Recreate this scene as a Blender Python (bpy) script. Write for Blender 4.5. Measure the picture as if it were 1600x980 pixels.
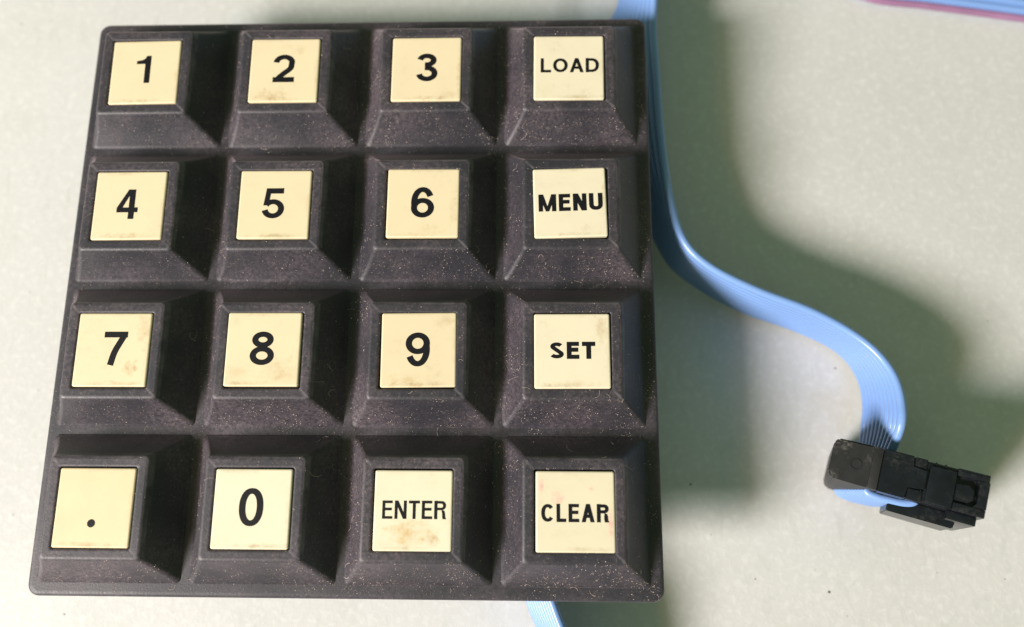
import bpy, bmesh, math, random
import numpy as np
from mathutils import Vector, Matrix, noise as mnoise
from mathutils.bvhtree import BVHTree

for o in list(bpy.data.objects):
    bpy.data.objects.remove(o, do_unlink=True)
scene = bpy.context.scene
C = scene.collection
MM = 0.001
random.seed(7)
rng = np.random.default_rng(7)

# ------------------------------------------------------------------ camera
S = 15.0                    # key pitch, mm
Z0 = 15.2                   # height of the key tops above the table, mm
FPX = 1155.0                # focal length in pixels of a 1600 wide picture


def rodrigues(w):
    w = np.array(w, float)
    th = np.linalg.norm(w)
    k = w / th
    K = np.array([[0, -k[2], k[1]], [k[2], 0, -k[0]], [-k[1], k[0], 0]])
    return np.eye(3) + math.sin(th) * K + (1 - math.cos(th)) * K @ K


RC = rodrigues((0.2041, 0.0303, 0.0025))
CAM = np.array([1.2558 * S, -1.2276 * S, 4.6919 * S + Z0])   # mm


def ray(px, py):
    d = RC @ np.array([(px - 800) / FPX, -(py - 490) / FPX, -1.0])
    return d / np.linalg.norm(d)


def at(px, py, z):
    d = ray(px, py)
    return CAM + d * ((z - CAM[2]) / d[2])


cd = bpy.data.cameras.new('camera')
cam = bpy.data.objects.new('camera', cd)
C.objects.link(cam)
M4 = Matrix([[*RC[0], CAM[0] * MM], [*RC[1], CAM[1] * MM], [*RC[2], CAM[2] * MM], [0, 0, 0, 1]])
cam.matrix_world = M4
cd.sensor_width = 36
cd.lens = FPX / 1600 * 36
cd.clip_start = 0.004
cd.clip_end = 20
cd.dof.use_dof = True
cd.dof.focus_distance = 0.0715
cd.dof.aperture_fstop = 15
scene.camera = cam
scene.render.resolution_x = 1024
scene.render.resolution_y = 627

# ------------------------------------------------------------------ light
w = bpy.data.worlds.new('World')
scene.world = w
w.use_nodes = True
bg = w.node_tree.nodes['Background']
bg.inputs[0].default_value = (0.182, 0.246, 0.152, 1)
bg.inputs[1].default_value = 1.0


def lamp(name, direction, dist, power, size, col, target=(5, 0, 5)):
    ld = bpy.data.lights.new(name, 'AREA')
    ld.shape = 'DISK'
    ld.size = size
    ld.energy = power
    ld.color = col
    o = bpy.data.objects.new(name, ld)
    C.objects.link(o)
    d = Vector(direction).normalized()
    o.location = Vector(target) * MM + d * dist
    o.rotation_euler = d.to_track_quat('Z', 'Y').to_euler()
    return o


lamp('window_light', (-12.8, -7.7, 10.0), 0.85, 14.6, 0.23, (1.0, 0.95, 0.93))
lamp('room_lamp', (-8.4, -7.4, 9.5), 0.60, 0.42, 0.09, (1.0, 0.56, 0.22))

scene.view_settings.view_transform = 'Standard'
scene.view_settings.look = 'None'
scene.view_settings.gamma = 1
scene.view_settings.exposure = 0
scene.render.engine = 'CYCLES'


# ------------------------------------------------------------------ materials
class Mat:
    def __init__(self, name):
        self.m = bpy.data.materials.new(name)
        self.m.use_nodes = True
        self.nt = self.m.node_tree
        self.b = self.nt.nodes['Principled BSDF']
        self.co = self.nt.nodes.new('ShaderNodeTexCoord')

    def n(self, t, **kw):
        x = self.nt.nodes.new(t)
        for k, v in kw.items():
            setattr(x, k, v)
        return x

    def l(self, a, b):
        self.nt.links.new(a, b)

    def noise(self, scale, detail=4, rough=.55, dist=0, vec=None, stretch=None):
        x = self.n('ShaderNodeTexNoise')
        x.inputs['Scale'].default_value = scale
        x.inputs['Detail'].default_value = detail
        x.inputs['Roughness'].default_value = rough
        x.inputs['Distortion'].default_value = dist
        v = vec or self.co.outputs['Object']
        if stretch:
            mp = self.n('ShaderNodeMapping')
            mp.inputs['Scale'].default_value = stretch[0]
            mp.inputs['Rotation'].default_value = stretch[1]
            self.l(v, mp.inputs[0])
            v = mp.outputs[0]
        self.l(v, x.inputs['Vector'])
        return x.outputs['Fac']

    def ramp(self, fac, p0, p1, c0=(0, 0, 0, 1), c1=(1, 1, 1, 1)):
        r = self.n('ShaderNodeValToRGB')
        r.color_ramp.elements[0].position = p0
        r.color_ramp.elements[1].position = p1
        r.color_ramp.elements[0].color = c0
        r.color_ramp.elements[1].color = c1
        self.l(fac, r.inputs[0])
        return r.outputs[0]

    def math(self, op, a, b=None, clamp=False):
        x = self.n('ShaderNodeMath', operation=op)
        x.use_clamp = clamp
        for i, v in enumerate((a, b)):
            if v is None:
                continue
            if isinstance(v, (int, float)):
                x.inputs[i].default_value = v
            else:
                self.l(v, x.inputs[i])
        return x.outputs[0]

    def mix(self, fac, a, b, mode='MIX'):
        x = self.n('ShaderNodeMix', data_type='RGBA', blend_type=mode)
        for s, v in ((x.inputs[0], fac), (x.inputs[6], a), (x.inputs[7], b)):
            if isinstance(v, (int, float)):
                s.default_value = v
            elif isinstance(v, tuple):
                s.default_value = (*v, 1) if len(v) == 3 else v
            else:
                self.l(v, s)
        return x.outputs[2]

    def bump(self, h, strength, dist):
        x = self.n('ShaderNodeBump')
        x.inputs['Strength'].default_value = strength
        x.inputs['Distance'].default_value = dist
        self.l(h, x.inputs['Height'])
        self.l(x.outputs[0], self.b.inputs['Normal'])
        return x

    def color(self, c):
        if isinstance(c, tuple):
            self.b.inputs['Base Color'].default_value = (*c, 1)
        else:
            self.l(c, self.b.inputs['Base Color'])

    def rough(self, r):
        if isinstance(r, (int, float)):
            self.b.inputs['Roughness'].default_value = r
        else:
            self.l(r, self.b.inputs['Roughness'])


def m_table():
    a = Mat('table_laminate')
    big = a.noise(14, 3, .5)
    mid = a.noise(90, 4, .6)
    fleck = a.noise(1300, 4, .6, .5)
    fib = a.noise(800, 3, .55, .9, stretch=((1, .35, 1), (0, 0, .6)))
    c = a.mix(a.ramp(big, .35, .7), (.57, .56, .545), (.63, .62, .605))
    c = a.mix(a.math('MULTIPLY', a.ramp(mid, .45, .75), .35), c, (.51, .515, .48))
    c = a.mix(a.math('MULTIPLY', a.ramp(fleck, .5, .68), .34), c, (.77, .77, .75))
    c = a.mix(a.math('MULTIPLY', a.ramp(fib, .54, .72), .28), c, (.47, .48, .45))
    # tan stains and fine scratches
    st = a.ramp(a.noise(26, 5, .65), .66, .78)
    c = a.mix(a.math('MULTIPLY', st, .35), c, (.46, .38, .22))
    sc = a.noise(60, 2, .4, stretch=((1, .03, 1), (0, 0, -.35)))
    c = a.mix(a.math('MULTIPLY', a.ramp(sc, .67, .72), .40), c, (.33, .34, .33))
    a.color(c)
    a.rough(a.ramp(mid, .3, .7, (.42, .42, .42, 1), (.58, .58, .58, 1)))
    a.b.inputs['Specular IOR Level'].default_value = .35
    a.bump(fleck, .25, .00012)
    return a.m


def m_rubber(name, extra=0.0):
    a = Mat(name)
    v = a.n('ShaderNodeNewGeometry')
    pos = v.outputs['Position']
    big = a.noise(120, 4, .6, vec=pos)
    fine = a.noise(2600, 3, .7, vec=pos)
    grit = a.noise(5200, 2, .6, vec=pos)
    c = a.mix(a.ramp(big, .35, .7), (.0215, .0205, .0275), (.034, .029, .037))
    film = a.math('MULTIPLY', a.ramp(big, .38, .72), a.ramp(fine, .34, .66))
    c = a.mix(a.math('MULTIPLY', film, .24 + extra), c, (.26, .195, .22))
    sp = a.ramp(grit, .64, .72)
    c = a.mix(a.math('MULTIPLY', sp, .22), c, (.42, .34, .28))
    # scuffed pale edges
    pt = a.ramp(v.outputs['Pointiness'], .53, .60)
    ed = a.math('MULTIPLY', pt, a.ramp(a.noise(700, 3, .6, vec=pos), .3, .6))
    c = a.mix(a.math('MULTIPLY', ed, .28), c, (.30, .265, .29))
    a.color(c)
    a.rough(a.ramp(fine, .3, .7, (.44, .44, .44, 1), (.60, .60, .60, 1)))
    a.b.inputs['Specular IOR Level'].default_value = .5
    a.b.inputs['Sheen Weight'].default_value = .20
    a.b.inputs['Sheen Roughness'].default_value = .42
    a.b.inputs['Sheen Tint'].default_value = (1.0, .78, .86, 1)
    a.bump(a.math('ADD', fine, grit), .22, .00004)
    return a.m


def m_tile(i, tint, stains, grime=.25, pink=False):
    a = Mat('tile_ivory_%d' % i)
    ob = a.co.outputs['Object']
    off = a.n('ShaderNodeVectorMath', operation='ADD')
    off.inputs[1].default_value = (i * .137, i * .071, 0)
    a.l(ob, off.inputs[0])
    p = off.outputs[0]
    big = a.noise(260, 4, .6, vec=p)
    fine = a.noise(1500, 4, .65, vec=p)
    c = a.mix(a.ramp(big, .3, .7), tint, tuple(x * .94 for x in tint))
    g = a.math('MULTIPLY', a.ramp(big, .5, .72), a.ramp(fine, .48, .66))
    c = a.mix(a.math('MULTIPLY', g, grime), c, (.42, .33, .17))
    edge = [(random.uniform(-1.5, 1.5), -3.35, random.uniform(2.2, 3.6), .32, random.uniform(.3, .6), (.36, .25, .11)),
            (3.4, random.uniform(-1, 1), .25, 3.0, random.uniform(.15, .4), (.40, .28, .13)),
            (random.uniform(-2, 2), 3.4, 2.4, .25, random.uniform(.1, .35), (.40, .28, .13))]
    for (sx, sy, rx, ry, amt, col) in stains + edge:
        mp = a.n('ShaderNodeMapping')
        mp.inputs['Location'].default_value = (-sx / rx, -sy / ry, 0)
        mp.inputs['Scale'].default_value = (1000 / rx, 1000 / ry, 0)
        a.l(ob, mp.inputs[0])
        ln = a.n('ShaderNodeVectorMath', operation='LENGTH')
        a.l(mp.outputs[0], ln.inputs[0])
        d = a.math('ADD', ln.outputs['Value'], a.math('MULTIPLY', a.math('SUBTRACT', fine, .5), 2.6))
        f = a.ramp(d, .15, 1.1, (1, 1, 1, 1), (0, 0, 0, 1))
        f = a.math('MULTIPLY', f, a.ramp(a.noise(900, 3, .7, vec=p), .32, .62))
        c = a.mix(a.math('MULTIPLY', f, amt), c, col)
    a.color(c)
    a.rough(a.ramp(big, .3, .7, (.52, .52, .52, 1), (.66, .66, .66, 1)))
    a.bump(fine, .12, .00003)
    return a.m


def m_plain(name, col, rough, spec=.5, var=.25, scale=900, dust=0.0, bump=.1):
    a = Mat(name)
    f = a.noise(scale, 4, .6)
    c = a.mix(a.ramp(f, .3, .7), tuple(x * (1 - var) for x in col), tuple(min(1, x * (1 + var)) for x in col))
    if dust:
        d = a.math('MULTIPLY', a.ramp(a.noise(260, 5, .7), .5, .75), a.ramp(a.noise(3000, 2, .6), .4, .65))
        c = a.mix(a.math('MULTIPLY', d, dust), c, (.36, .33, .28))
    a.color(c)
    a.rough(rough)
    a.b.inputs['Specular IOR Level'].default_value = spec
    if bump:
        a.bump(f, bump, .00004)
    return a.m


TABLE = m_table()
RUBBER = m_rubber('dusty_black_rubber', .10)
SHEET = m_rubber('dusty_black_rubber_sheet', 0)
INK = m_plain('legend_ink', (.006, .006, .008), .6, spec=.2, var=.2, bump=0)
BOARD = m_plain('board_green', (.03, .10, .05), .5)
HOUSING = m_plain('housing_black', (.02, .02, .021), .5)
BLUE = m_plain('wire_blue', (.19, .325, .64), .30, spec=.5, var=.06, scale=60, bump=.0)
PINK = m_plain('wire_stripe', (.30, .15, .27), .42, var=.18, scale=160, bump=.0)
PLASTIC = m_plain('connector_black', (.006, .0075, .0105), .27, spec=.42, var=.3, dust=.12)
WORN = m_plain('connector_worn', (.014, .0135, .0145), .5, spec=.4, var=.3, dust=.5)
SLOT = m_plain('connector_slot', (.006, .006, .007), .6, var=.1)
DUST = m_plain('dust', (.55, .445, .385), .9, spec=.1, var=.35, scale=400, bump=0)
CRUMB = m_plain('dark_crumb', (.07, .065, .045), .8, var=.4, bump=0)


# ------------------------------------------------------------------ helpers
def mesh_obj(name, verts, faces, mat, parent=None, smooth=None, loc=None):
    me = bpy.data.meshes.new(name)
    me.from_pydata([tuple(v) for v in verts], [], faces)
    me.update()
    if mat:
        me.materials.append(mat)
    o = bpy.data.objects.new(name, me)
    C.objects.link(o)
    if parent:
        o.parent = parent
    if loc is not None:
        o.location = loc
    if smooth is not None:
        shade(me, smooth)
    return o


def shade(me, deg):
    for p in me.polygons:
        p.use_smooth = True
    me.set_sharp_from_angle(angle=math.radians(deg))


def tag(o, label=None, cat=None, kind=None, group=None):
    if label:
        o['label'] = label
    if cat:
        o['category'] = cat
    if kind:
        o['kind'] = kind
    if group:
        o['group'] = group
    return o


def ring(cx, cy, hx, hy, r, z, n=6):
    pts = []
    for k, (sx, sy) in enumerate(((1, 1), (-1, 1), (-1, -1), (1, -1))):
        for j in range(n + 1):
            a = math.pi / 2 * (k + j / n)
            pts.append(((cx + sx * (hx - r) + r * math.cos(a)) * MM,
                        (cy + sy * (hy - r) + r * math.sin(a)) * MM, z * MM))
    return pts


def loft(rings, cap0=True, cap1=True):
    n = len(rings[0])
    v = [p for r in rings for p in r]
    f = []
    for i in range(len(rings) - 1):
        for j in range(n):
            k = (j + 1) % n
            f.append((i * n + j, i * n + k, (i + 1) * n + k, (i + 1) * n + j))
    if cap0:
        f.append(tuple(range(n))[::-1])
    if cap1:
        b = (len(rings) - 1) * n
        f.append(tuple(range(b, b + n)))
    return v, f


# ------------------------------------------------------------------ table
tb = mesh_obj('table_top', [(-.45, -.40, 0), (.45, -.40, 0), (.45, .40, 0), (-.45, .40, 0)],
              [(0, 1, 2, 3)], TABLE)
tag(tb, 'pale off-white speckled table top under the keypad', kind='structure')

# ------------------------------------------------------------------ keypad
H = 3.474
PY = 0.9954 * S
TW, TH = 0.4855 * S, 0.4844 * S
keypad = bpy.data.objects.new('keypad', None)
keypad.empty_display_size = .01
C.objects.link(keypad)
tag(keypad, 'black rubber sixteen-key keypad with ivory labelled keys, lying on the table', 'keypad')

zt = Z0 - H
x0, x1, y0, y1 = -2.0181 * S, 2.0744 * S, -2.0616 * S, 2.0225 * S
cx, cy, hx, hy = (x0 + x1) / 2, (y0 + y1) / 2, (x1 - x0) / 2, (y1 - y0) / 2
rs = []
for d, z in ((.35, -1.7), (.06, -1.55), (0, -1.3), (0, -.42), (.05, -.22), (.16, -.08), (.34, -.015), (.6, 0)):
    rs.append(ring(cx, cy, hx - d, hy - d, 1.15 - d * .6, zt + z, 8))
v, f = loft(rs)
sheet = mesh_obj('rubber_sheet', v, f, SHEET, keypad, 40)

v, f = loft([ring(cx, cy, hx - 1.6, hy - 1.6, .6, zt - 3.2, 4), ring(cx, cy, hx - 1.6, hy - 1.6, .6, zt - 1.702, 4)])
mesh_obj('backing_board', v, f, BOARD, keypad, 40)
v, f = loft([ring(-6, 4, 15, 19, 1, 0, 4), ring(-6, 4, 15.5, 19.5, 1, zt - 3.203, 4)])
mesh_obj('rear_housing', v, f, HOUSING, keypad, 40)

# one key: truncated pyramid with a rim and a pocket for the tile, local origin at the key top
BW, BH = .9211 * S / 2, .9198 * S / 2
BDX, BDY = .0152 * S, -.0099 * S
TX, TY = 4.80, 4.78
prof = []      # (hx, hy, r, z, shift)
prof.append((BW + .25, BH + .25, .55, -H - .35, 1))
prof.append((BW + .18, BH + .18, .55, -H + .01, 1))
prof.append((BW + .02, BH + .02, .50, -H + .10, 1))
prof.append((BW - .14, BH - .14, .48, -H + .30, .98))
for t in (.18, .4, .65, .85, .95):
    bow = -.10 * math.sin(math.pi * t)
    prof.append((BW - .14 + (TX + .12 - BW + .14) * t + bow, BH - .14 + (TY + .12 - BH + .14) * t + bow,
                 .46, -H + .30 + (H - .30 - .42) * t, 1 - t))
prof += [(TX + .12, TY + .12, .46, -.42, 0), (TX + .03, TY + .03, .46, -.24, 0), (TX - .09, TY - .09, .42, -.13, 0),
         (TX - .28, TY - .28, .36, -.085, 0), (TX - .36, TY - .36, .34, -.085, 0), (TX - .46, TY - .46, .32, -.085, 0), (TW / 2 + .46, TH / 2 + .46, .29, -.085, 0), (TW / 2 + .36, TH / 2 + .36, .27, -.085, 0), (TW / 2 + .22, TH / 2 + .22, .26, -.085, 0),
         (TW / 2 + .13, TH / 2 + .13, .22, -.12, 0), (TW / 2 + .10, TH / 2 + .10, .2, -.20, 0), (TW / 2 + .10, TH / 2 + .10, .2, -.75, 0)]
rs = [ring(BDX * s, BDY * s, a, b, r, z) for (a, b, r, z, s) in prof]
kv, kf = loft(rs)
key_me = bpy.data.meshes.new('key')
key_me.from_pydata(kv, [], kf)
key_me.materials.append(RUBBER)
shade(key_me, 55)

tr = [ring(0, 0, TW / 2 - .03, TH / 2 - .03, .14, -.74, 4), ring(0, 0, TW / 2, TH / 2, .18, -.70, 4), ring(0, 0, TW / 2, TH / 2, .18, -.13, 4),
      ring(0, 0, TW / 2 - .02, TH / 2 - .02, .175, -.06, 4), ring(0, 0, TW / 2 - .07, TH / 2 - .07, .16, -.018, 4),
      ring(0, 0, TW / 2 - .14, TH / 2 - .14, .14, 0, 4), ring(0, 0, TW / 2 - .2, TH / 2 - .2, .12, 0, 4)]
tv, tf = loft(tr)


def sup(cx, cy, rx, ry, a0, a1, n=26, e=2.35):
    """arc of a superellipse from angle a0 to a1 in degrees"""
    out = []
    for i in range(n + 1):
        a = math.radians(a0 + (a1 - a0) * i / n)
        c, q = math.cos(a), math.sin(a)
        out.append((cx + rx * math.copysign(abs(c) ** (2 / e), c), cy + ry * math.copysign(abs(q) ** (2 / e), q)))
    return out


def spl(pts, sub=7):
    P = [np.array(p, float) for p in pts]
    P = [2 * P[0] - P[1]] + P + [2 * P[-1] - P[-2]]
    out = []
    for i in range(1, len(P) - 2):
        a, b, c, d = P[i - 1:i + 3]
        for k in range(sub):
            t = k / sub
            out.append(tuple(.5 * (2 * b + (c - a) * t + (2 * a - 5 * b + 4 * c - d) * t * t + (3 * b - a - 3 * c + d) * t ** 3)))
    out.append(tuple(P[-2]))
    return out


def glyph(ch, w, h, s):
    """strokes (points, width, closed) and plain polygons of one character in a w x h box"""
    e = s / 2
    st, pg = [], []
    B = lambda x0, y0, x1, y1: pg.append([(x0, y0), (x1, y0), (x1, y1), (x0, y1)])
    if ch in '0O':
        st.append((sup(w / 2, h / 2, w / 2 - e, h / 2 - e, 0, 360, 44, 2.2 if ch == '0' else 2.05)[:-1], s, True))
    elif ch == '1':
        pg.append([(w - s, 0), (w, 0), (w, h), (w - .8 * s, h), (w - 1.05 * s, .90 * h), (w - 1.5 * s, .845 * h), (0, .815 * h), (0, .70 * h), (w - s, .70 * h)])
    elif ch == '2':
        st.append((sup(w / 2, .695 * h, w / 2 - e, .305 * h - e, 176, 8, 24, 2.0) + spl([(.985 * w - e, .655 * h), (.80 * w, .49 * h), (.50 * w, .305 * h), (.28 * w, .155 * h), (.205 * w, .04 * h)], 5), s, False))
        B(.01 * w, 0, w, s * .95)
    elif ch == '3':
        st.append((sup(.49 * w, .752 * h, .455 * w - e, .248 * h - e, 172, -86, 24, 2.0) + [(.40 * w, .504 * h + e)], s, False))
        st.append(([(.40 * w, .575 * h - e)] + sup(.5 * w, .2875 * h, .5 * w - e, .2875 * h - e, 88, -172, 28, 2.0), s, False))
    elif ch == '4':
        xs = .70 * w
        B(xs - e, 0, xs + e, h)
        B(0, .225 * h, w, .225 * h + s * .86)
        pg.append([(0, .24 * h), (.02 * w + s * .55, .24 * h), (xs - e + .02, .80 * h), (xs - e + .02, h), (xs - e - .06 * w, h), (0, .38 * h)])
    elif ch == '5':
        B(.17 * w, h - s * .95, .95 * w, h)
        pg.append([(.17 * w, h), (.06 * w, .43 * h), (.06 * w + s * .92, .45 * h), (.17 * w + s * .8, h - s * .5)])
        st.append((sup(.5 * w, .325 * h, .5 * w - e, .325 * h - e, 148, -170, 30, 2.0), s, False))
    elif ch in '69':
        a = [(sup(w / 2, .325 * h, w / 2 - e, .325 * h - e, 0, 360, 40, 2.0)[:-1], s, True),
             (sup(.5 * w, .5 * h, .5 * w - e, .5 * h - e, 200, 28, 30, 2.05), s, False)]
        if ch == '9':
            a = [([(w - x, h - y) for x, y in p], q, c) for p, q, c in a]
        st += a
    elif ch == '7':
        B(0, h - s * .95, w, h)
        st.append((spl([(w - e * 1.1, h - s * .6), (.70 * w, .68 * h), (.50 * w, .38 * h), (.37 * w, 0)]), s * 1.02, False))
    elif ch == '8':
        st.append((sup(w / 2, .752 * h, .445 * w - e, .248 * h - e, 0, 360, 36, 2.0)[:-1], s, True))
        st.append((sup(w / 2, .287 * h, w / 2 - e, .287 * h - e, 0, 360, 36, 2.0)[:-1], s, True))
    elif ch == 'L':
        B(0, 0, s, h); B(s * .5, 0, w, s * .9)
    elif ch == 'A':
        k = s * 1.08
        pg.append([(0, 0), (k, 0), (w / 2 + k * .48, h), (w / 2 - k * .48, h)])
        pg.append([(w, 0), (w - k, 0), (w / 2 - k * .48, h), (w / 2 + k * .48, h)])
        B(.22 * w, .24 * h, .78 * w, .24 * h + s * .85)
    elif ch == 'D':
        B(0, 0, s, h)
        st.append(([(e, h - e)] + sup(.42 * w, h / 2, .58 * w - e, h / 2 - e, 90, -90, 22, 2.3) + [(e, e)], s, False))
    elif ch == 'M':
        B(0, 0, s, h); B(w - s, 0, w, h)
        k = s * .75
        pg.append([(0, h), (s * 1.1, h), (w / 2 + k * .5, 0), (w / 2 - k * .5, 0)])
        pg.append([(w, h), (w - s * 1.1, h), (w / 2 - k * .5, 0), (w / 2 + k * .5, 0)])
    elif ch == 'E':
        B(0, 0, s, h)
        for y, x in ((0, w), (h - s * .88, w * .98), (h * .53 - s * .42, w * .92)):
            B(s * .5, y, x, y + s * .88)
    elif ch == 'N':
        B(0, 0, s, h); B(w - s, 0, w, h)
        pg.append([(0, h), (s * 1.15, h), (w, 0), (w - s * 1.15, 0)])
    elif ch == 'U':
        st.append(([(e, h)] + sup(w / 2, .36 * h, w / 2 - e, .36 * h - e, 180, 360, 20, 2.4) + [(w - e, h)], s, False))
    elif ch == 'S':
        st.append((sup(.49 * w, .735 * h, .46 * w - e, .265 * h - e, 18, 218, 24, 2.0) + sup(.5 * w, .275 * h, .5 * w - e, .275 * h - e, 38, -164, 24, 2.0), s * .88, False))
    elif ch == 'T':
        B(0, h - s * .9, w, h); B(w / 2 - e, 0, w / 2 + e, h - s * .4)
    elif ch == 'R':
        B(0, 0, s, h)
        st.append(([(e, h - e * .95)] + sup(.55 * w, .735 * h, .42 * w - e, .265 * h - e, 90, -90, 18, 2.3) + [(e, .47 * h + e)], s * .95, False))
        pg.append([(.62 * w, .50 * h), (.84 * w, .44 * h), (.90 * w, .30 * h), (.92 * w, .10 * h), (w, 0), (w - s * 1.15, 0), (w - s * 1.3, .12 * h), (w - s * 1.35, .32 * h), (.62 * w, .42 * h)])
    elif ch == 'C':
        st.append((sup(w / 2, h / 2, w / 2 - e, h / 2 - e, 38, 322, 34, 2.2), s, False))
    return st, pg


GW = dict(L=.60, O=.84, A=.80, D=.76, M=1.0, E=.66, N=.76, U=.76, S=.76, T=.70, R=.76, C=.80)


def text_mesh(s, wd, ht, sw):
    bm = bmesh.new()
    lay = [0]

    def prism(top, faces):
        """flat polygons in mm, raised; every piece a hair higher than the last so no two faces share a plane"""
        lay[0] += 1
        z = .012 + .0012 * lay[0]
        a = [bm.verts.new((x * MM, y * MM, z * MM)) for x, y in top]
        b = [bm.verts.new((x * MM, y * MM, -.01 * MM)) for x, y in top]
        cnt = {}
        for f in faces:
            bm.faces.new([a[i] for i in f])
            for i in range(len(f)):
                cnt[(f[i], f[(i + 1) % len(f)])] = 1
        for (i, j) in list(cnt):
            if (j, i) not in cnt:
                bm.faces.new((a[i], b[i], b[j], a[j]))

    gap = sw * .38 + .09
    if len(s) > 1:
        tot = sum(GW[c] for c in s)
        k = (wd - gap * (len(s) - 1)) / tot
    x = -wd / 2
    for ch in s:
        w = wd if len(s) == 1 else GW[ch] * k
        st, pg = glyph(ch, w, ht, sw)
        for pts, q, closed in st:
            P = np.array(pts)
            n = len(P)
            if closed:
                tg = np.roll(P, -1, 0) - np.roll(P, 1, 0)
            else:
                tg = np.gradient(P, axis=0)
            tg /= np.linalg.norm(tg, axis=1)[:, None] + 1e-9
            nm = np.stack([-tg[:, 1], tg[:, 0]], 1) * (q / 2 * (.86 + .16 * np.abs(tg[:, 1]) ** 1.5))[:, None]
            V = np.vstack([P + nm, P - nm]) + np.array([x, -ht / 2])
            rngn = n if closed else n - 1
            prism([tuple(v) for v in V], [(i, i + n, (i + 1) % n + n, (i + 1) % n) for i in range(rngn)])
        for poly in pg:
            V = [(a + x, b - ht / 2) for a, b in poly]
            ar = sum(V[i][0] * V[(i + 1) % len(V)][1] - V[(i + 1) % len(V)][0] * V[i][1] for i in range(len(V)))
            if ar < 0:
                V = V[::-1]
            prism(V, [tuple(range(len(V)))])
        x += w + gap
    bmesh.ops.recalc_face_normals(bm, faces=bm.faces[:])
    me = bpy.data.meshes.new('legend')
    bm.to_mesh(me)
    bm.free()
    me.materials.append(INK)
    return me


def dot_mesh(r):
    n = 28
    v, f = loft([[(r * MM * math.cos(a), r * MM * math.sin(a), z) for a in [2 * math.pi * i / n for i in range(n)]] for z in (0, .03 * MM)])
    me = bpy.data.meshes.new('legend')
    me.from_pydata(v, [], f)
    me.materials.append(INK)
    return me


YEL = (.775, .65, .43)
PAL = (.785, .70, .515)
BRN = (.40, .22, .075)
PNK = (.80, .36, .34)
# (legend, width mm, height mm, bold, dx, dy of legend, tile dx, dy, rot deg, tint, stains, grime)
KEYS = [
    ('1', 1.53, 3.15, .61, -.20, .30, .06, -.06, .6, YEL, [], .15),
    ('2', 2.29, 3.21, .61, -.05, .22, -.02, -.02, .0, YEL, [(-1.2, -2.9, 1.9, .7, .85, BRN), (1.6, 2.3, .6, .6, .35, BRN)], .45),
    ('3', 2.24, 3.26, .61, .05, .16, .03, -.04, .0, YEL, [(2.2, -2.9, 1.2, .6, .35, BRN)], .2),
    ('LOAD', 6.05, 1.62, .33, .10, .24, -.07, -.05, -.4, PAL, [(-2.6, -2.5, 1.0, 1.0, .3, (.5, .42, .2))], .35),
    ('4', 2.19, 3.17, .61, -.15, .12, .02, -.02, .2, YEL, [(-.5, -3.2, 2.5, .35, .55, (.25, .2, .1))], .25),
    ('5', 2.28, 3.26, .61, -.12, .08, -.01, .02, .0, YEL, [], .14),
    ('6', 2.33, 3.32, .61, -.03, .06, .11, .08, -.1, YEL, [(.9, -2.9, 1.2, .6, .45, (.45, .36, .15)), (3, -.5, .4, 2.4, .3, (.5, .4, .18))], .3),
    ('MENU', 6.40, 1.80, .44, .05, .0, -.10, .06, 1.4, PAL, [(1.6, -2.8, .7, .5, .4, BRN)], .22),
    ('7', 2.33, 3.32, .61, .25, .12, .02, .04, .0, YEL, [(2.0, -1.9, .8, .9, .75, BRN), (3.0, 2.2, .8, 2.2, .45, BRN)], .28),
    ('8', 2.37, 3.38, .61, -.06, .08, -.08, .10, .0, YEL, [(2.0, -2.1, 1.9, 1.4, .5, (.45, .30, .13)), (-2.3, -2.3, 1.2, .7, .3, BRN)], .35),
    ('9', 2.35, 3.40, .61, -.08, .02, .13, .06, .6, tuple(x * .97 for x in YEL), [(-1, -3.0, 2.5, .8, .5, (.55, .38, .16)), (2.5, 2.8, 1.2, .8, .3, BRN)], .4),
    ('SET', 4.38, 1.66, .46, .02, .04, -.04, -.04, .2, PAL, [(3.0, 2.2, .9, 1.8, .4, BRN), (0, -3.2, 2.6, .4, .4, (.5, .36, .15))], .35),
    ('.', .74, .74, 0, -.10, -1.42, .03, -.02, -.1, (.775, .62, .39), [], .1),
    ('0', 2.29, 3.53, .61, -.05, .16, -.02, -.02, .0, PAL, [], .12),
    ('ENTER', 5.95, 1.64, .275, .12, .06, .08, -.06, .0, PAL, [(-.2, -2.0, 2.7, 1.3, .80, (.58, .37, .12)), (1.8, -2.7, .9, .6, .5, BRN)], .3),
    ('CLEAR', 6.22, 1.62, .34, -.02, -.12, .08, -.06, .0, (.755, .675, .49), [(-1.6, 1.3, .7, .7, .8, PNK), (-3.1, 2.3, .3, .8, .8, PNK), (3.2, -.9, .4, 1.6, .6, PNK), (1.5, 2.1, .35, .35, .5, PNK)], .2),
]
bvh_v, bvh_f = [], []


def bvh_add(o, loc):
    b = len(bvh_v)
    bvh_v.extend([Vector(v.co) + Vector(loc) for v in o.data.vertices])
    bvh_f.extend([tuple(b + i for i in p.vertices) for p in o.data.polygons])


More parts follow.
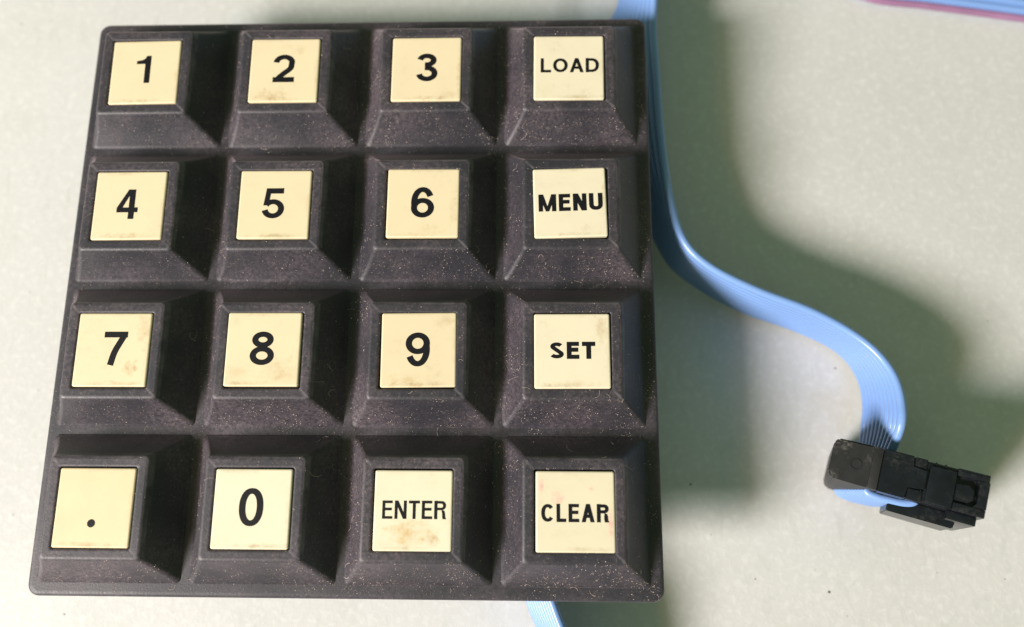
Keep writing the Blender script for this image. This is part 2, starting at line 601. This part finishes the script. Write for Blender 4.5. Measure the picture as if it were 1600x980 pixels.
bvh_add(sheet, (0, 0, 0))
for i, (s, wd, ht, bold, ldx, ldy, tdx, tdy, rot, tint, stains, grime) in enumerate(KEYS):
    c, r = i % 4, i // 4
    kloc = Vector(((c - 1.5) * S, (1.5 - r) * PY, Z0)) * MM
    k = bpy.data.objects.new('key', key_me)
    C.objects.link(k)
    k.parent = keypad
    k.location = kloc
    word = {'.': 'decimal point'}.get(s, s)
    k['label'] = 'rubber key with ivory tile printed %s' % word
    bvh_add(k, kloc)
    t = mesh_obj('label_tile', tv, tf, m_tile(i, tint, stains, grime), k, 30, Vector((tdx, tdy, 0)) * MM)
    t.rotation_euler = (random.uniform(-.004, .004), random.uniform(-.004, .004), math.radians(rot))
    me = dot_mesh(.37) if s == '.' else text_mesh(s, wd, ht, bold)
    g = bpy.data.objects.new('legend', me)
    C.objects.link(g)
    g.parent = k
    g.location = Vector((tdx + ldx, tdy + ldy, -.006 + .002)) * MM
    g.rotation_euler = t.rotation_euler


# ------------------------------------------------------------------ dust on the keypad
BV = BVHTree.FromPolygons(bvh_v, bvh_f)


def fibre(path, rad, verts, faces, n=4):
    P = [Vector(p) for p in path]
    b = len(verts)
    for i, p in enumerate(P):
        t = (P[min(i + 1, len(P) - 1)] - P[max(i - 1, 0)]).normalized()
        a = t.cross(Vector((.3, .2, 1))).normalized()
        c = t.cross(a)
        for j in range(n):
            th = 2 * math.pi * j / n
            verts.append(p + a * math.cos(th) * rad + c * math.sin(th) * rad)
    for i in range(len(P) - 1):
        for j in range(n):
            k = (j + 1) % n
            faces.append((b + i * n + j, b + i * n + k, b + (i + 1) * n + k, b + (i + 1) * n + j))


def speck(p, nrm, r, verts, faces):
    b = len(verts)
    a = nrm.orthogonal().normalized()
    c = nrm.cross(a)
    th0 = random.random() * 6
    for j in range(4):
        th = th0 + j * math.pi / 2
        rr = r * random.uniform(.6, 1.3)
        verts.append(p + (a * math.cos(th) + c * math.sin(th)) * rr)
    verts.append(p + nrm * r * .8)
    verts.append(p - nrm * r * .3)
    for j in range(4):
        k = (j + 1) % 4
        faces.append((b + j, b + k, b + 4))
        faces.append((b + k, b + j, b + 5))


dv, df = [], []
made = 0
while made < 10500:
    x, y = random.uniform(x0 + .3, x1 - .3), random.uniform(y0 + .3, y1 - .3)
    hit = BV.ray_cast(Vector((x, y, 40)) * MM, Vector((0, 0, -1)))
    if hit[0] is None:
        continue
    p, n = hit[0], hit[1]
    # keep off the tiles; dust on slopes and in low spots, thickened to brighten the lit slopes
    h = p.z / MM - Z0
    if h < -.6 and h > -.9:
        continue
    wgt = .10
    if n.y < -.3:
        wgt = 1.3
    elif n.x < -.3:
        wgt = .75
    elif n.x > .3 or n.y > .3:
        wgt = .10
    elif h < -3:
        wgt = .45
    wgt *= .35 + .65 * (x - x0) / (x1 - x0) + .15
    cl = mnoise.noise(Vector((x * .45, y * .45, 3.1))) + .5 * mnoise.noise(Vector((x * 1.3, y * 1.3, 7.7)))
    wgt *= max(0.04, min(1.6, .45 + 1.5 * cl))
    if random.random() > wgt:
        continue
    speck(p, n, random.choice((.014, .016, .018, .02, .022, .025, .03, .038, .055)) * MM, dv, df)
    made += 1
made = 0
while made < 130:
    x, y = random.uniform(x0 + .5, x1 - .5), random.uniform(y0 + .5, y1 - .5)
    hit = BV.ray_cast(Vector((x, y, 40)) * MM, Vector((0, 0, -1)))
    if hit[0] is None:
        continue
    h = hit[0].z / MM - Z0
    n = hit[1]
    if -.9 < h < -.6 or (n.z > .9 and random.random() < .45):
        continue
    if random.random() > .3 + .7 * (x - x0) / (x1 - x0):
        continue
    ang = random.random() * 6.28
    L = random.uniform(.25, 1.1)
    curl = random.uniform(-2.6, 2.6)
    path = []
    for j in range(7):
        path.append(hit[0] + hit[1] * .03 * MM)
        x += math.cos(ang) * L / 6
        y += math.sin(ang) * L / 6
        ang += curl / 6 + random.uniform(-.2, .2)
        hit = BV.ray_cast(Vector((x, y, 40)) * MM, Vector((0, 0, -1)))
        if hit[0] is None:
            break
    if len(path) == 7:
        fibre(path, random.choice((.008, .010, .013)) * MM, dv, df)
        made += 1
dust = mesh_obj('dust', dv, df, DUST, keypad)
tag(dust, 'pale specks and fibres of dust on the rubber', kind='stuff')

# ------------------------------------------------------------------ connector frame
face_c = at(1416, 744, 13.0)
toc = CAM - face_c
toc /= np.linalg.norm(toc)
nrm = toc * .72 + np.array([0, .02, 1]) * .32 + np.array([.0, .10, 0])
nrm /= np.linalg.norm(nrm)
eh = at(1528, 779, 13.0) - at(1304, 710, 13.0)
eh -= nrm * (eh @ nrm)
eh /= np.linalg.norm(eh)
et = np.cross(nrm, eh)          # towards the top of the picture
CL, CT, CD = 14.6, 4.3, 12.6


def cp(h, t, d):
    """point in the connector: h 0..15 cap to mating face, t -2..2 thickness, d 0 at the near end"""
    return face_c + eh * (h - CL / 2) * .925 + et * t * .96 + nrm * d


# ------------------------------------------------------------------ ribbon cable rails
WID = 9.0


def up_on_ray(Lp, px, py):
    """point on the pixel's ray that lies one ribbon width from Lp, on the side nearer the camera"""
    d = ray(px, py)
    m = CAM - Lp
    b = m @ d
    q = b * b - (m @ m - WID * WID)
    t = -b - math.sqrt(q) if q > 0 else -b
    return CAM + d * t


st = [  # lower edge pixel, upper edge pixel, lower edge height
    ((1345, 684), (1404, 690), 3.2),
    ((1350, 658), (1412, 660), 3.0),
    ((1351, 630), (1411, 625), 2.6),
    ((1345, 597), (1399, 587), 2.0),
    ((1328, 566), (1371, 550), 1.4),
    ((1300, 541), (1328, 517), 1.0),
    ((1235, 511), (1267, 484), .7),
    ((1155, 483), (1188, 454), .6),
    ((1084, 443), (1108, 414), .6),
    ((1047, 412), (1070, 376), .6),
    ((1013, 350), (1047, 301), .6),
    ((962, 255), (1037, 215), .6),
    ((944, 140), (1030, 120), .6),
    ((948, 55), (1024, 40), .6),
    ((970, 0), (1025, -14), .6),
]
rails = []
for (l, u, z) in st:
    Lp = at(*l, z)
    Up = up_on_ray(Lp, *u)
    Up = Lp + (Up - Lp) / np.linalg.norm(Up - Lp) * WID
    rails.append((Lp, Up))
Ld = rails[0][1] - rails[0][0]
Ld /= np.linalg.norm(Ld)
# through the strain relief, out below and back up into the body
wn = nrm
cable_end = []
for (h, t) in ((8.3, -1.3), (8.0, -2.0), (7.3, -2.30), (6.0, -2.42), (4.6, -2.42), (3.6, -2.2), (3.35, -1.7), (3.9, -.4), (4.6, 1.0), (4.95, 2.1)):
    a = cp(h - 1.7, t, -2.5 - WID)
    b = cp(h + .9, t, -2.5)
    cable_end.append((a, b))
rails = cable_end + rails[1:]
# off the top of the picture, round and back in at the top right, lying low
lx, ly = rails[-1][0][0], rails[-1][0][1]


def rail(x, y, z, ux, uy, uz):
    u = np.array([ux, uy, uz], float)
    u /= np.linalg.norm(u)
    return (np.array([x, y, z], float), np.array([x, y, z]) + u * WID)


rails.append(rail(lx - .4, ly + 12, .6, .25, .1, 1))
rails.append(rail(lx - .6, ly + 30, .6, .25, .1, 1))
rails.append(rail(lx + 4, ly + 44, .6, .3, .25, 1))
rails.append(rail(lx + 15, ly + 44, .6, .1, .5, 1))
rails.append(rail(lx + 22, ly + 24, .6, .5, .45, .8))
p = at(1330, -4, .6)
rails.append(rail(p[0] - 3.0, p[1] + 3.5, .6, .6, .6, .6))
for (px, py) in ((1350, 1.0), (1440, 14), (1530, 26), (1600, 35.5), (1680, 45)):
    p = at(px, py, .6)
    rails.append(rail(p[0], p[1], .6, .12, .84, .45))
p = at(1790, 62, .6)
rails.append(rail(p[0] + 4, p[1] - 3, .6, .45, .75, .25))
rails.append(rail(p[0] + 18, p[1] - 30, .6, 1, .15, .12))
rails.append(rail(p[0] + 14, p[1] - 80, .6, 1, -.2, .10))
rails.append(rail(p[0] - 16, p[1] - 112, .6, .2, -1, .10))
c0 = at(862, 1100, .6)
rails.append(rail(c0[0] + 26, c0[1] - 40, .6, 0, -.5, 1))
rails.append(rail(c0[0] + 12, c0[1] - 36, .6, .1, .6, .8))
rails.append(rail(c0[0] + 2, c0[1] - 18, .6, .8, .5, .3))
# up to and under the keypad's front edge: right edge raised
for (ll, rr, zl) in (((879, 1040), (905, 1040), .6), ((858, 1004), (884, 1004), .6), ((843, 980), (873, 980), .6), ((828, 945), (860, 945), .6), ((818, 905), (846, 905), .6), ((806, 850), (832, 850), .6)):
    a = at(*ll, zl)
    b = up_on_ray(a, *rr)
    if b[2] > 8.0:
        b[2] = 8.0
    b = a + (b - a) / np.linalg.norm(b - a) * WID
    rails.append((a, b))


def crom(P, sub):
    P = np.array(P)
    P = np.vstack([2 * P[0] - P[1], P, 2 * P[-1] - P[-2]])
    out = []
    for i in range(1, len(P) - 2):
        p0, p1, p2, p3 = P[i - 1:i + 3]
        # centripetal Catmull-Rom
        t0 = 0
        t1 = t0 + max(np.linalg.norm(p1 - p0), 1e-6) ** .5
        t2 = t1 + max(np.linalg.norm(p2 - p1), 1e-6) ** .5
        t3 = t2 + max(np.linalg.norm(p3 - p2), 1e-6) ** .5
        for k in range(sub):
            t = t1 + (t2 - t1) * k / sub
            A1 = (t1 - t) / (t1 - t0) * p0 + (t - t0) / (t1 - t0) * p1
            A2 = (t2 - t) / (t2 - t1) * p1 + (t - t1) / (t2 - t1) * p2
            A3 = (t3 - t) / (t3 - t2) * p2 + (t - t2) / (t3 - t2) * p3
            B1 = (t2 - t) / (t2 - t0) * A1 + (t - t0) / (t2 - t0) * A2
            B2 = (t3 - t) / (t3 - t1) * A2 + (t - t1) / (t3 - t1) * A3
            out.append((t2 - t) / (t2 - t1) * B1 + (t - t1) / (t2 - t1) * B2)
    out.append(P[-2])
    return np.array(out)


SUB = 12
RL = crom([a for a, b in rails], SUB)
RU = crom([b for a, b in rails], SUB)
ctr = (RL + RU) / 2
wv = RU - RL
wv /= np.linalg.norm(wv, axis=1)[:, None]
for _ in range(6):                      # relax kinks in the visible run
    w2 = wv.copy()
    w2[1:-1] = (wv[:-2] + 2 * wv[1:-1] + wv[2:]) / 4
    wv = w2 / np.linalg.norm(w2, axis=1)[:, None]
    c2 = ctr.copy()
    c2[1:-1] = (ctr[:-2] + 2 * ctr[1:-1] + ctr[2:]) / 4
    k0 = len(cable_end) * SUB
    ctr[k0:] = c2[k0:]

cable = bpy.data.objects.new('ribbon_cable', None)
cable.empty_display_size = .01
cable.location = Vector(tuple(at(1410, 780, 0))) * MM
C.objects.link(cable)
tag(cable, 'pale blue ribbon cable with a black plug, curving beside the keypad', 'cable')


def to_local(v):
    return Vector(tuple(v)) * MM - cable.location


def tube(P, wv, rad, n=10):
    tg = np.gradient(P, axis=0)
    tg /= np.linalg.norm(tg, axis=1)[:, None]
    v, f = [], []
    for i in range(len(P)):
        a = wv[i] - tg[i] * (wv[i] @ tg[i])
        a /= np.linalg.norm(a)
        b = np.cross(tg[i], a)
        for j in range(n):
            th = 2 * math.pi * j / n
            v.append(to_local(P[i] + a * math.cos(th) * rad * 1.0 + b * math.sin(th) * rad * 1.0))
    for i in range(len(P) - 1):
        for j in range(n):
            k = (j + 1) % n
            f.append((i * n + j, i * n + k, (i + 1) * n + k, (i + 1) * n + j))
    f.append(tuple(range(n))[::-1])
    f.append(tuple(range((len(P) - 1) * n, len(P) * n)))
    return v, f


NW = 10
PITCH = WID / NW
for i in range(NW):
    P = ctr + wv * ((i + .5) * PITCH - WID / 2)
    P[:, 2] = np.maximum(P[:, 2], .55)
    v, f = tube(P, wv, PITCH / 2)
    o = mesh_obj('wire', v, f, BLUE, cable, 60)
    if i == 0:                          # marker stripe printed on one face only
        o.data.materials.append(PINK)
        for q in o.data.polygons:
            if q.index % 10 < 5:
                q.material_index = 1
    if i == 0:
        o['label'] = 'pinkish red marker wire along one edge of the ribbon'


# thin web of insulation that joins the wires
wvv, wff = [], []
tgw = np.gradient(ctr, axis=0)
tgw /= np.linalg.norm(tgw, axis=1)[:, None]
for i in range(len(ctr)):
    nb = np.cross(tgw[i], wv[i])
    nb /= np.linalg.norm(nb)
    for su, sn in ((-1, -1), (1, -1), (1, 1), (-1, 1)):
        q = ctr[i] + wv[i] * su * (WID / 2 - PITCH / 2) + nb * sn * .17
        q[2] = max(q[2], .25)
        wvv.append(to_local(q))
for i in range(len(ctr) - 1):
    for j in range(4):
        k = (j + 1) % 4
        wff.append((i * 4 + j, i * 4 + k, i * 4 + 4 + k, i * 4 + 4 + j))
mesh_obj('web', wvv, wff, BLUE, cable, 40)

# ------------------------------------------------------------------ connector
def cbox(bm, h0, h1, t0, t1, d0, d1, bev=.10, taper=0):
    vs = []
    for (h, t, d) in ((h0, t0, d0), (h1, t0, d0), (h1, t1, d0), (h0, t1, d0), (h0, t0, d1), (h1, t0, d1), (h1, t1, d1), (h0, t1, d1)):
        vs.append(bm.verts.new(to_local(cp(h, t, d))))
    fs = [bm.faces.new([vs[i] for i in q]) for q in ((3, 2, 1, 0), (4, 5, 6, 7), (0, 1, 5, 4), (1, 2, 6, 5), (2, 3, 7, 6), (3, 0, 4, 7))]
    if bev:
        es = list({e for fc in fs for e in fc.edges})
        bmesh.ops.bevel(bm, geom=es, offset=bev * MM, segments=2, affect='EDGES', profile=.6)


def cprism(bm, pts, d0, d1, bev=0):
    a = [bm.verts.new(to_local(cp(h, t, d0))) for h, t in pts]
    b = [bm.verts.new(to_local(cp(h, t, d1))) for h, t in pts]
    n = len(pts)
    fs = [bm.faces.new(a[::-1]), bm.faces.new(b)]
    for i in range(n):
        k = (i + 1) % n
        fs.append(bm.faces.new((a[i], a[k], b[k], b[i])))
    if bev:
        bmesh.ops.bevel(bm, geom=list({e for fc in fs for e in fc.edges}), offset=bev * MM, segments=2, affect='EDGES')


def cobj(name, fn, mat, parent):
    bm = bmesh.new()
    fn(bm)
    bmesh.ops.recalc_face_normals(bm, faces=bm.faces[:])
    me = bpy.data.meshes.new(name)
    bm.to_mesh(me)
    bm.free()
    me.materials.append(mat)
    o = bpy.data.objects.new(name, me)
    C.objects.link(o)
    o.parent = parent
    shade(me, 35)
    return o


T = CT / 2


def f_body(bm):
    # core with a long side key, drawn in steps as the moulding has them
    cbox(bm, 5.8, 11.8, -T + .12, T - .12, -CD, -.42, .08)
    cbox(bm, 9.3, 11.7, -T + .22, T - .50, -.5, -.10, .08)           # raised flat panel
    cbox(bm, 11.75, CL - .05, T - .78, T - .05, -CD, -.18, .08)        # upper arm
    cbox(bm, 11.75, CL, -T + .12, -T + .90, -CD, -.16, .08)           # lower arm
    cprism(bm, [(13.4, -T + .92), (CL, -T + .92), (CL, T - .8), (13.4, T - .8), (13.75, T - 1.25), (13.75, -T + 1.3)], -CD, -.12)
    cbox(bm, 11.82, 14.2, -T + .3, T - .3, -CD, -1.15, 0)            # recess floor
    cprism(bm, [(11.7, -1.0), (13.05, -1.0), (13.45, -.55), (13.45, .35), (12.9, .75), (11.7, .6)], -1.2, -.40, .06)


conn = cobj('connector', f_body, PLASTIC, cable)
conn['label'] = 'black plastic socket plug crimped on the cable end'


def f_arm(bm):
    cprism(bm, [(4.95, -T), (7.55, -T), (7.55, -.95), (9.12, -.95), (9.12, 1.05), (7.75, 1.05), (7.75, T), (4.95, T)], -1.8, -.04, .07)
    cbox(bm, 5.75, 7.3, -T, T, -CD, -2.2, .08)


cobj('cap', f_arm, PLASTIC, conn)


def f_relief(bm):
    cprism(bm, [(.55, -T + .1), (4.15, -T + .02), (4.15, T + .0), (.5, T - .1), (.12, T - .6), (.1, -T + .65)], -CD + .4, .10, .16)
    cbox(bm, 3.9, 4.90, -T + .02, T - .03, -1.6, .06, .08)


cobj('strain_relief', f_relief, WORN, conn)


def f_ledge(bm):
    cbox(bm, 11.5, 14.1, -T - .75, -T + .10, -CD + 1, -.85, .08)


cobj('lower_rail', f_ledge, PLASTIC, conn)


def f_bump(bm):
    cprism(bm, [(6.35, -T + .1), (12.55, -T + .1), (12.7, -T - .65), (12.55, -T - 1.35), (6.35, -T - 1.35)], -8.6, -2.8, .08)


cobj('polarity_key', f_bump, PLASTIC, conn)


def f_tab(bm):
    cbox(bm, 7.85, 9.0, 1.15, T - .02, -1.5, -.22, .06)
    cbox(bm, 7.65, 9.0, -T + .02, -1.05, -1.5, -.22, .06)


cobj('latch', f_tab, PLASTIC, conn)



def f_mark(bm):
    n = 20
    for r0, r1, d0, d1 in ((.62, .44, .05, .17),):
        rings = [[bm.verts.new(to_local(cp(2.55 + r * math.cos(2 * math.pi * j / n), -.15 + r * math.sin(2 * math.pi * j / n), d))) for j in range(n)]
                 for r, d in ((r0, d0), (r0 - .04, d1), (r1 + .04, d1), (r1, d0))]
        for i in range(3):
            for j in range(n):
                k = (j + 1) % n
                bm.faces.new((rings[i][j], rings[i][k], rings[i + 1][k], rings[i + 1][j]))


cobj('moulded_ring', f_mark, WORN, conn)


def f_ribs(bm):
    for h in (9.75, 10.6):
        cbox(bm, h, h + .12, T - .46, T - .02, -CD + 1, -.30, .03)
    cbox(bm, 12.0, 14.3, T - .42, T - .30, -1.0, -.10, .03)
    cbox(bm, 5.1, 7.3, T - .75, T - .68, -.5, .0, .02)


cobj('rib', f_ribs, PLASTIC, conn)

# keep the whole cable assembly above the table
zmin = min((cp(h, t, d)[2]) for h in (0, CL) for t in (-T, T) for d in (0, -CD))
print('connector lowest point mm', zmin, 'face z', face_c[2])

# ------------------------------------------------------------------ crumbs on the table
cv, cf = [], []
for (px, py, r) in ((1305, 576, .18), (1079, 757, .22), (1295, 925, .22), (1271, 402, .12), (151, 397, .20), (1543, 502, .12),
                    (34, 38, .12), (1500, 330, .09), (1180, 905, .10), (60, 610, .10), (1448, 130, .08), (20, 805, .1), (100, 960, .12), (1570, 905, .1)):
    q = at(px, py, .03)
    n0 = len(cv)
    speck(Vector(tuple(q)) * MM, Vector((0, 0, 1)), r * .7 * MM, cv, cf)
for _ in range(70):
    px, py = random.uniform(-50, 1650), random.uniform(-50, 1030)
    q = at(px, py, .02)
    speck(Vector(tuple(q)) * MM, Vector((0, 0, 1)), random.uniform(.02, .06) * MM, cv, cf)
crumb = mesh_obj('crumbs', cv, cf, CRUMB)
tag(crumb, 'scattered tiny dark crumbs on the pale table top', kind='stuff')
